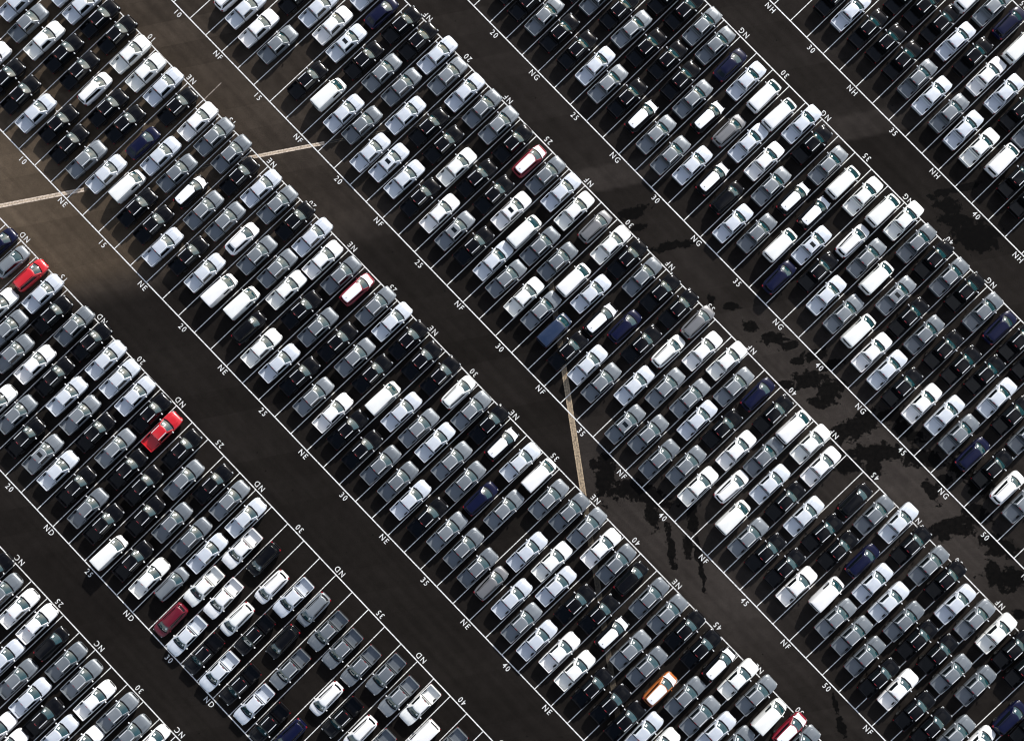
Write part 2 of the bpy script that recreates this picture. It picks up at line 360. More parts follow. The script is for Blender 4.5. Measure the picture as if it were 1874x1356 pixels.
jt = link('trench_kerb', None); jt.location = j0; jt.rotation_euler = (0, 0, math.atan2(j1.y - j0.y, j1.x - j0.x))
jt['label'] = 'pair of thin pale concrete bands crossing the lot at top left'; jt['category'] = 'drain'
Lj = (j1 - j0).length
for (a, b_, w0, w1, mt) in ((0, 21.0, 0.05, 0.24, CONCRETE), (21.0, 40.0, 0.08, 0.15, DIRTY_SHADED), (40.0, 50.0, 0.05, 0.21, CONCRETE), (50.0, 66.9, 0.08, 0.15, DIRTY_SHADED)):
    for s in (-1, 1):
        v, f = boxes([(a, b_, *sorted((s * w0, s * w1)), 0.001, 0.0055)]); link('concrete_band', mesh_from('concrete_band', v, f, mt), jt)
v, f = boxes([(0, 21.0, -0.05, 0.05, 0.0008, 0.003), (40.0, 50.0, -0.05, 0.05, 0.0008, 0.003)]); link('slot', mesh_from('slot', v, f, GRATE), jt)
v, f = boxes([(21.0, 40.0, -0.08, 0.08, 0.0008, 0.003), (50.0, 66.9, -0.08, 0.08, 0.0008, 0.003)]); link('slot', mesh_from('slot', v, f, PIT), jt)

# ------------------------------------------------------------------ vehicle geometry
def loft(stations, ring):
    v, f = [], []; n = None
    for s in stations:
        r = ring(*s); n = len(r); v += [(s[0], y, z) for (y, z) in r]
    for i in range(len(stations) - 1):
        for k in range(n):
            a, b = i * n + k, i * n + (k + 1) % n
            f.append((a, b, b + n, a + n))
    f.append(tuple(range(n))[::-1]); e = (len(stations) - 1) * n
    f.append(tuple(range(e, e + n)))
    return v, f
def ring_body(x, w, zb, zt, sh=0.05, crown=0.03):
    h = zt - zb
    half = [(w * 0.80, zb), (w * 0.955, zb + 0.08), (w, zb + 0.38 * h), (w * 0.995, zt - 0.20 * min(1, h / 0.7)), (w - sh * 0.45, zt - sh * 0.9),
            (w - sh * 1.9, zt - sh * 0.12), (w * 0.5, zt + crown * 0.7)]
    return [(-y, z) for (y, z) in half[::-1]][0:0] + [(y, z) for (y, z) in half] + [(0, zt + crown)] + [(-y, z) for (y, z) in half[::-1]]
class House:
    """upper cabin: four curved sides and a crowned roof"""
    def __init__(s, zb, zt, xfb, xft, xrb, xrt, wfb, wft, wrb, wrt, bf, br, crown, side=0.03):
        s.__dict__.update(locals())
    def L(s, a, b, t): return a + (b - a) * t
    def P(s, side, q, t):
        z = s.zb + (s.zt - s.zb) * t
        xf, xr = s.L(s.xfb, s.xft, t), s.L(s.xrb, s.xrt, t)
        wf = s.L(s.wfb, s.wft, t) + s.side_bulge(t); wr = s.L(s.wrb, s.wrt, t) + s.side_bulge(t)
        if side == 'F': y = s.L(-wf, wf, q); return Vector((xf + s.bf * (1 - (2 * q - 1) ** 2) + 0.02 * math.sin(math.pi * t), y, z))
        if side == 'R': y = s.L(wr, -wr, q); return Vector((xr - s.br * (1 - (2 * q - 1) ** 2), y, z))
        if side == 'A': x = s.L(xf, xr, q); return Vector((x, s.L(wf, wr, q) + 0.02 * math.sin(math.pi * q), z))    # +y side, front to rear
        x = s.L(xr, xf, q); return Vector((x, -s.L(wr, wf, q) - 0.02 * math.sin(math.pi * q), z))
    def side_bulge(s, t): return s.side * 4 * t * (1 - t)
    def shell(s, nf=6, ns=6, nt=4):
        ring = []
        for side, k in (('F', nf), ('A', ns), ('R', nf), ('B', ns)):
            ring += [(side, i / k) for i in range(k)]
        n = len(ring); v, f = [], []
        rows = []
        for j in range(nt + 1):
            rows.append([s.P(sd, q, j / nt) for sd, q in ring])
        cx = (s.xft + s.xrt) / 2
        top = rows[-1]
        for ins, dz in ((0.045, 0.030), (0.14, 0.045), (0.34, 0.045 + s.crown * 0.6)):
            r = []
            for p in top:
                hx = (s.xft - s.xrt) / 2; m = min(ins / hx, 1); my = min(ins / max(s.wft, 0.1), 0.96)
                r.append(Vector((cx + (p.x - cx) * (1 - m), p.y * (1 - my), s.zt + dz)))
            rows.append(r)
        for r in rows: v += [tuple(p) for p in r]
        for j in range(len(rows) - 1):
            for k in range(n):
                a, b = j * n + k, j * n + (k + 1) % n
                f.append((a, b, b + n, a + n))
        c = len(v); v.append((cx, 0, s.zt + 0.045 + s.crown)); e = (len(rows) - 1) * n
        for k in range(n): f.append((e + k, e + (k + 1) % n, c))
        return v, f
    def pane(s, side, q0, q1, t0, t1, off=0.008, nq=6, nt=3, skew=0.0):
        v, f = [], []
        for layer in (off, -0.01):
            for j in range(nt + 1):
                for i in range(nq + 1):
                    t = t0 + (t1 - t0) * j / nt
                    q = q0 + (q1 - q0) * i / nq + skew * (t - 0.5)
                    p = s.P(side, q, t); e = 1e-3
                    n = (s.P(side, min(q + e, 1), t) - s.P(side, max(q - e, 0), t)).cross(s.P(side, q, t + e) - s.P(side, q, t - e)).normalized()
                    v.append(tuple(p + n * layer))
        m = nq + 1; k = m * (nt + 1)
        for j in range(nt):
            for i in range(nq):
                a = j * m + i; f.append((a, a + 1, a + 1 + m, a + m)); a += k; f.append((a + m, a + 1 + m, a + 1, a))
        bd = [i for i in range(nq)] + [j * m + nq for j in range(nt)] + [nt * m + i for i in range(nq, 0, -1)] + [j * m for j in range(nt, 0, -1)]
        for i in range(len(bd)):
            a, b = bd[i], bd[(i + 1) % len(bd)]; f.append((b, a, a + k, b + k))
        return v, f
def cowl(H, z, wid=0.14):
    v, f = [], []; n = 10; w = H.wfb * 0.99
    for i in range(n + 1):
        y = -w + 2 * w * i / n; x = H.xfb + H.bf * (1 - (y / w) ** 2) - 0.015
        v += [(x, y, z), (x + wid, y, z - 0.006), (x + wid + 0.01, y, z - 0.06), (x, y, z - 0.06)]
    for i in range(n):
        for k in range(4): a, b = i * 4 + k, i * 4 + (k + 1) % 4; f.append((a, b, b + 4, a + 4))
    f.append((0, 1, 2, 3)); e = n * 4; f.append((e + 3, e + 2, e + 1, e))
    return v, f
def merge(*vf):
    V, F = [], []
    for v, f in vf:
        n = len(V); V += list(v); F += [tuple(i + n for i in q) for q in f]
    return V, F
def rbox(x0, x1, y0, y1, z0, z1, r=0.03):
    """box with chamfered top edges and corners"""
    v, f = [], []
    def ring(ins, z):
        c = ins + r
        return [(x0 + c, y0 + ins, z), (x1 - c, y0 + ins, z), (x1 - ins, y0 + c, z), (x1 - ins, y1 - c, z), (x1 - c, y1 - ins, z), (x0 + c, y1 - ins, z), (x0 + ins, y1 - c, z), (x0 + ins, y0 + c, z)]
    rs = [ring(r * 0.6, z0), ring(0, z0 + r), ring(0, z1 - r), ring(r * 0.6, z1)]
    for q in rs: v += q
    for j in range(3):
        for k in range(8):
            a, b = j * 8 + k, j * 8 + (k + 1) % 8; f.append((a, b, b + 8, a + 8))
    f.append(tuple(range(8))[::-1]); f.append(tuple(range(24, 32)))
    return v, f
def wheel(r=0.37, w=0.25, n=18):
    v, f = [], []
    prof = [(-w / 2, 0.20), (-w / 2, r - 0.04), (-w / 2 + 0.04, r), (w / 2 - 0.04, r), (w / 2, r - 0.04), (w / 2, 0.21), (w / 2 - 0.05, 0.19), (w / 2 - 0.04, 0.05)]
    for (y, rr) in prof:
        for k in range(n):
            a = 2 * math.pi * k / n; v.append((rr * math.cos(a), y, rr * math.sin(a)))
    for j in range(len(prof) - 1):
        for k in range(n):
            a, b = j * n + k, j * n + (k + 1) % n; f.append((a, a + n, b + n, b))
    f.append(tuple(range(n))); e = (len(prof) - 1) * n; f.append(tuple(range(e, e + n))[::-1])
    return v, f
WHEEL = mesh_from('wheel', *wheel(), TYRE, 40)
def mirror_y(vf): v, f = vf; return [(x, -y, z) for x, y, z in v], [q[::-1] for q in f]

def bed():
    xr, xf, wr, wf = -2.62, -1.09, 0.855, 0.895
    def outline(ins, z, rr=0.10):
        a = []
        rr = max(rr - ins, 0.015)
        X0, X1 = xr + ins, xf - ins * 0.7
        for (cx, cy, t0) in ((X1 - 0.02, wf - ins - 0.02, 0), (X0 + rr, wr - ins - rr, 90), (X0 + rr, -(wr - ins - rr), 180), (X1 - 0.02, -(wf - ins - 0.02), 270)):
            r_ = 0.02 if cx > -1.5 else rr
            for k in range(4):
                t = math.radians(t0 + 30 * k); a.append((cx + r_ * math.cos(t), cy + r_ * math.sin(t), z))
        return a
    rows = [outline(0.05, 0.42), outline(0.0, 0.55), outline(-0.012, 0.85), outline(0.0, 1.05), outline(0.018, 1.095), outline(0.045, 1.10), outline(0.075, 1.09), outline(0.085, 0.66)]
    v, f = [], []
    n = 16
    for r in rows: v += r
    for j in range(len(rows) - 1):
        for k in range(n):
            a, b = j * n + k, j * n + (k + 1) % n; f.append((a, b, b + n, a + n))
    e = (len(rows) - 1) * n; f.append(tuple(range(e, e + n)))
    f.append(tuple(range(n))[::-1])
    ribs = boxes([(-2.50, -1.13, y - 0.028, y + 0.028, 0.655, 0.672) for y in np.linspace(-0.62, 0.62, 7)])
    return merge((v, f), ribs)

def proto_pickup():
    st = [(-1.0, .895, .36, 1.09), (-0.6, .905, .33, 1.095), (0.2, .91, .32, 1.10), (0.8, .915, .32, 1.12), (1.15, .92, .32, 1.135), (1.5, .925, .33, 1.12), (1.95, .915, .35, 1.085),
          (2.22, .885, .36, 1.045), (2.40, .83, .38, .985), (2.52, .755, .40, .91), (2.60, .66, .42, .81), (2.645, .54, .44, .68)]
    body = loft(st, lambda x, w, zb, zt: ring_body(x, w, zb, zt, 0.06, 0.025))
    H = House(1.125, 1.66, 1.13, 0.44, -0.985, -0.90, 0.80, 0.585, 0.835, 0.605, 0.14, 0.03, 0.03)
    hood = loft([(1.40, .58, 1.10, 1.166), (1.5, .60, 1.09, 1.160), (1.95, .58, 1.06, 1.125), (2.2, .52, 1.0, 1.083), (2.34, .44, .95, 1.02)], lambda x, w, zb, zt: ring_body(x, w, zb, zt, 0.03, 0.012))
    parts = [('body', merge(body, H.shell(), hood), 'P', 38),
             ('cargo_bed', bed(), 'P', 40),
             ('windshield', H.pane('F', 0.05, 0.95, 0.07, 0.94), GLASS, 60),
             ('paper_notice', H.pane('F', 0.74, 0.86, 0.42, 0.74, off=0.013, nq=1, nt=1), PAPER, 60),
             ('rear_window', H.pane('R', 0.10, 0.90, 0.25, 0.88), DARKGLASS, 60),
             ('side_window', H.pane('A', 0.20, 0.93, 0.10, 0.86, skew=-0.16), DARKGLASS, 60),
             ('side_window', H.pane('B', 0.07, 0.80, 0.10, 0.86, skew=0.16), DARKGLASS, 60),
             ('wiper_cowl', cowl(H, 1.185), TRIM, 40),
             ('brake_light', rbox(-0.955, -0.895, -0.17, 0.17, 1.655, 1.69, 0.012), REDL, 60),
             ('rear_bumper', rbox(-2.70, -2.60, -0.74, 0.74, 0.44, 0.60, 0.03), TRIM, 40),
             ('grille', rbox(2.52, 2.665, -0.42, 0.42, 0.56, 0.80, 0.03), TRIM, 40)]
    for s in (1, -1):
        parts.append(('roof_rail_or_highlight', boxes([(-0.86, 0.40, *sorted((s * 0.530, s * 0.592)), 1.670, 1.718)]), ALLOY, 30))  # sky highlight along the cab roof edges, put in as bright strips
        m = rbox(0.80, 0.93, 0.95, 1.10, 1.10, 1.27, 0.03); a = rbox(0.84, 0.90, 0.84, 0.98, 1.10, 1.15, 0.015)
        mm = merge(m, a); parts.append(('door_mirror', mm if s > 0 else mirror_y(mm), ALLOY, 40))
        hl = rbox(2.36, 2.58, 0.52, 0.77, 0.80, 0.935, 0.04); parts.append(('headlight', hl if s > 0 else mirror_y(hl), LENS, 40))
        tl = rbox(-2.635, -2.55, 0.75, 0.862, 0.70, 0.98, 0.02); parts.append(('taillight', tl if s > 0 else mirror_y(tl), REDL, 40))
        br_ = boxes([(-2.10, -1.25, *sorted((s * 0.765, s * 0.80)), 0.98, 1.02), (-1.29, -1.25, *sorted((s * 0.70, s * 0.766)), 0.985, 1.015)])
        parts.append(('bed_rail', br_, TRIM, 30))
    wh = [(1.62, 0.80, 0.37), (1.62, -0.80, 0.37), (-1.58, 0.80, 0.37), (-1.58, -0.80, 0.37)]
    return parts, wh
def proto_suv(kind):
    st = [(-2.24, .44, .52, .80), (-2.20, .60, .42, 0.96), (-2.10, .735, .36, 1.02), (-1.95, .81, .32, 1.045), (-1.7, .86, .30, 1.06), (-1.0, .895, .28, 1.05), (0, .90, .27, 1.05), (0.8, .90, .27, 1.05), (1.15, .895, .28, 1.04),
          (1.5, .885, .29, 1.0), (1.8, .85, .31, .945), (2.0, .78, .33, .88), (2.13, .69, .36, .80), (2.21, .57, .39, .70), (2.25, .44, .42, .60)]
    if kind == 'c': st = [(x, w, zb - .02, min(zt, 1.06) * 0.93) for x, w, zb, zt in st]
    k = 0.93 if kind == 'c' else 1.0
    body = loft(st, lambda x, w, zb, zt: ring_body(x, w, zb, zt, 0.07, 0.03))
    if kind == 'c': H = House(0.985, 1.40, 1.16, 0.36, -1.98, -1.30, 0.76, 0.54, 0.66, 0.50, 0.17, 0.05, 0.035, 0.02)
    else: H = House(1.055, 1.57, 1.20, 0.46, -2.08, -1.86, 0.78, 0.56, 0.64, 0.50, 0.17, 0.10, 0.035, 0.03)
    if kind == 'f': H.wft, H.wrt = 0.62, 0.565
    parts = [('body', merge(body, H.shell()), 'P', 40),
             ('windshield', H.pane('F', 0.06, 0.94, 0.06, 0.92), GLASS, 60),
             ('paper_notice', H.pane('F', 0.74, 0.86, 0.42, 0.74, off=0.013, nq=1, nt=1), PAPER, 60),
             ('rear_window', H.pane('R', 0.09, 0.91, 0.25, 0.86), DARKGLASS, 60),
             ('side_window', H.pane('A', 0.16, 0.95, 0.10, 0.84, skew=-0.10), DARKGLASS, 60),
             ('side_window', H.pane('B', 0.05, 0.84, 0.10, 0.84, skew=0.10), DARKGLASS, 60),
             ('wiper_cowl', cowl(H, 1.092 if kind != 'c' else 1.02, 0.11), TRIM, 40),
             ('grille', rbox(2.12, 2.265, -0.34, 0.34, 0.46, 0.66, 0.03), TRIM, 40),
             ('rear_bumper', rbox(-2.27, -2.14, -0.62, 0.62, 0.40, 0.58, 0.03), TRIM, 40)]
    for s in (1, -1):
        m = rbox(0.78, 0.90, 0.90, 1.04, 0.98 * k, 1.12 * k, 0.03); a = rbox(0.82, 0.87, 0.78, 0.93, 0.99 * k, 1.04 * k, 0.015)
        mm = merge(m, a); parts.append(('door_mirror', mm if s > 0 else mirror_y(mm), 'P', 40))
        hl = rbox(1.96, 2.17, 0.50, 0.71, 0.64 * k, 0.80 * k, 0.04); parts.append(('headlight', hl if s > 0 else mirror_y(hl), LENS, 40))
        tl = rbox(-2.20, -2.00, 0.52, 0.775, 0.78 * k, 0.985 * k, 0.04); parts.append(('taillight', tl if s > 0 else mirror_y(tl), REDL, 40))
    if kind == 'f':
        v, f = H.shell(); n = 24
        rf = [(x * 0.985 - 0.005, y * 0.96, z + 0.009) for (x, y, z) in v[4 * n:]]
        ff = [tuple(i - 4 * n for i in q) for q in f if min(q) >= 4 * n]
        parts.append(('roof_film', (rf, ff), FILM, 40))
        hs = [s for s in st if 1.1 < s[0] < 2.12]
        hv, hf = [], []
        hst = [(1.25,) + hs[0][1:]] + [s for s in hs if s[0] > 1.25]
        for s_ in hst:
            r = ring_body(*s_, 0.07, 0.03)[4:11]; hv += [(s_[0] + (0.155 * (1 - (y / s_[1]) ** 2) if s_[0] < 1.3 else 0), y * 0.97, z + 0.008) for (y, z) in r]
        for i in range(len(hst) - 1):
            for j in range(6): a = i * 7 + j; hf.append((a, a + 1, a + 8, a + 7))
        parts.append(('hood_film', (hv, hf), FILM, 60))
        parts.append(('roof_aerial', boxes([(-1.62, -1.50, -0.035, 0.035, 1.62, 1.67)]), TRIM, 30))
    if kind == 's':
        for s in (1, -1):
            parts.append(('roof_rail_or_highlight', boxes([(-1.62, 0.28, *sorted((s * 0.50, s * 0.53)), 1.59, 1.64)]), TRIM, 30))
    wh = [(1.38, 0.77, 0.34), (1.38, -0.77, 0.34), (-1.32, 0.77, 0.34), (-1.32, -0.77, 0.34)]
    return parts, wh
def proto_van():
    st = [(-2.24, .66, .45, 1.0), (-2.2, .79, .36, 1.1), (-2.1, .845, .30, 1.12), (-1.5, .865, .27, 1.12), (0, .865, .26, 1.12), (1.0, .865, .26, 1.13), (1.5, .86, .27, 1.10), (1.75, .835, .29, 1.03), (1.95, .78, .32, .95), (2.1, .70, .36, .85), (2.18, .60, .40, .72), (2.22, .47, .43, .60)]
    body = loft(st, lambda x, w, zb, zt: ring_body(x, w, zb, zt, 0.06, 0.03))
    H = House(1.10, 1.80, 1.62, 0.90, -2.20, -2.10, 0.80, 0.69, 0.82, 0.755, 0.15, 0.03, 0.04, 0.03)
    parts = [('body', merge(body, H.shell()), 'P', 40),
             ('windshield', H.pane('F', 0.06, 0.94, 0.06, 0.93), GLASS, 60),
             ('paper_notice', H.pane('F', 0.74, 0.86, 0.42, 0.74, off=0.013, nq=1, nt=1), PAPER, 60),
             ('rear_window', H.pane('R', 0.14, 0.86, 0.30, 0.82), DARKGLASS, 60),
             ('side_window', H.pane('A', 0.10, 0.36, 0.12, 0.72, skew=-0.08), DARKGLASS, 60),
             ('side_window', H.pane('B', 0.64, 0.90, 0.12, 0.72, skew=0.08), DARKGLASS, 60),
             ('wiper_cowl', cowl(H, 1.135, 0.10), TRIM, 40),
             ('grille', rbox(2.09, 2.235, -0.36, 0.36, 0.48, 0.66, 0.03), TRIM, 40),
             ('rear_bumper', rbox(-2.29, -2.16, -0.70, 0.70, 0.36, 0.52, 0.03), TRIM, 40),
             ('rear_handle', rbox(-2.245, -2.19, 0.06, 0.34, 1.14, 1.19, 0.012), TRIM, 40)]
    for s in (1, -1):
        m = rbox(1.02, 1.14, 0.90, 1.05, 1.10, 1.30, 0.03); a = rbox(1.06, 1.11, 0.80, 0.93, 1.12, 1.17, 0.015)
        mm = merge(m, a); parts.append(('door_mirror', mm if s > 0 else mirror_y(mm), 'P', 40))
        hl = rbox(1.90, 2.13, 0.50, 0.74, 0.74, 0.90, 0.04); parts.append(('headlight', hl if s > 0 else mirror_y(hl), LENS, 40))
        tl = rbox(-2.23, -2.12, 0.72, 0.835, 0.72, 1.05, 0.025); parts.append(('taillight', tl if s > 0 else mirror_y(tl), REDL, 40))
    wh = [(1.40, 0.74, 0.33), (1.40, -0.74, 0.33), (-1.40, 0.74, 0.33), (-1.40, -0.74, 0.33)]
    return parts, wh
PROTO = {'p': proto_pickup(), 's': proto_suv('s'), 'f': proto_suv('f'), 'c': proto_suv('c'), 'v': proto_van()}
SUNROOF = mesh_from('sunroof', *rbox(-0.32, 0.12, -0.34, 0.34, 1.69, 1.735, 0.012), DARKGLASS, 40)
base_mesh = {}
WIDE = {'p': 1.045, 's': 1.0, 'f': 0.99, 'c': 1.0, 'v': 1.03}
for k, (parts, wh) in PROTO.items():
    for i, (nm, vf, mt, ang) in enumerate(parts):
        base_mesh[(k, i)] = mesh_from(nm, [(x, y * WIDE[k], z) for x, y, z in vf[0]], vf[1], None if mt == 'P' else mt, ang)
pm = {}
def painted(k, i, mat):
    key = (k, i, mat.name)
    if key not in pm:
        m = base_mesh[(k, i)].copy(); m.materials.append(mat); pm[key] = m
    return pm[key]

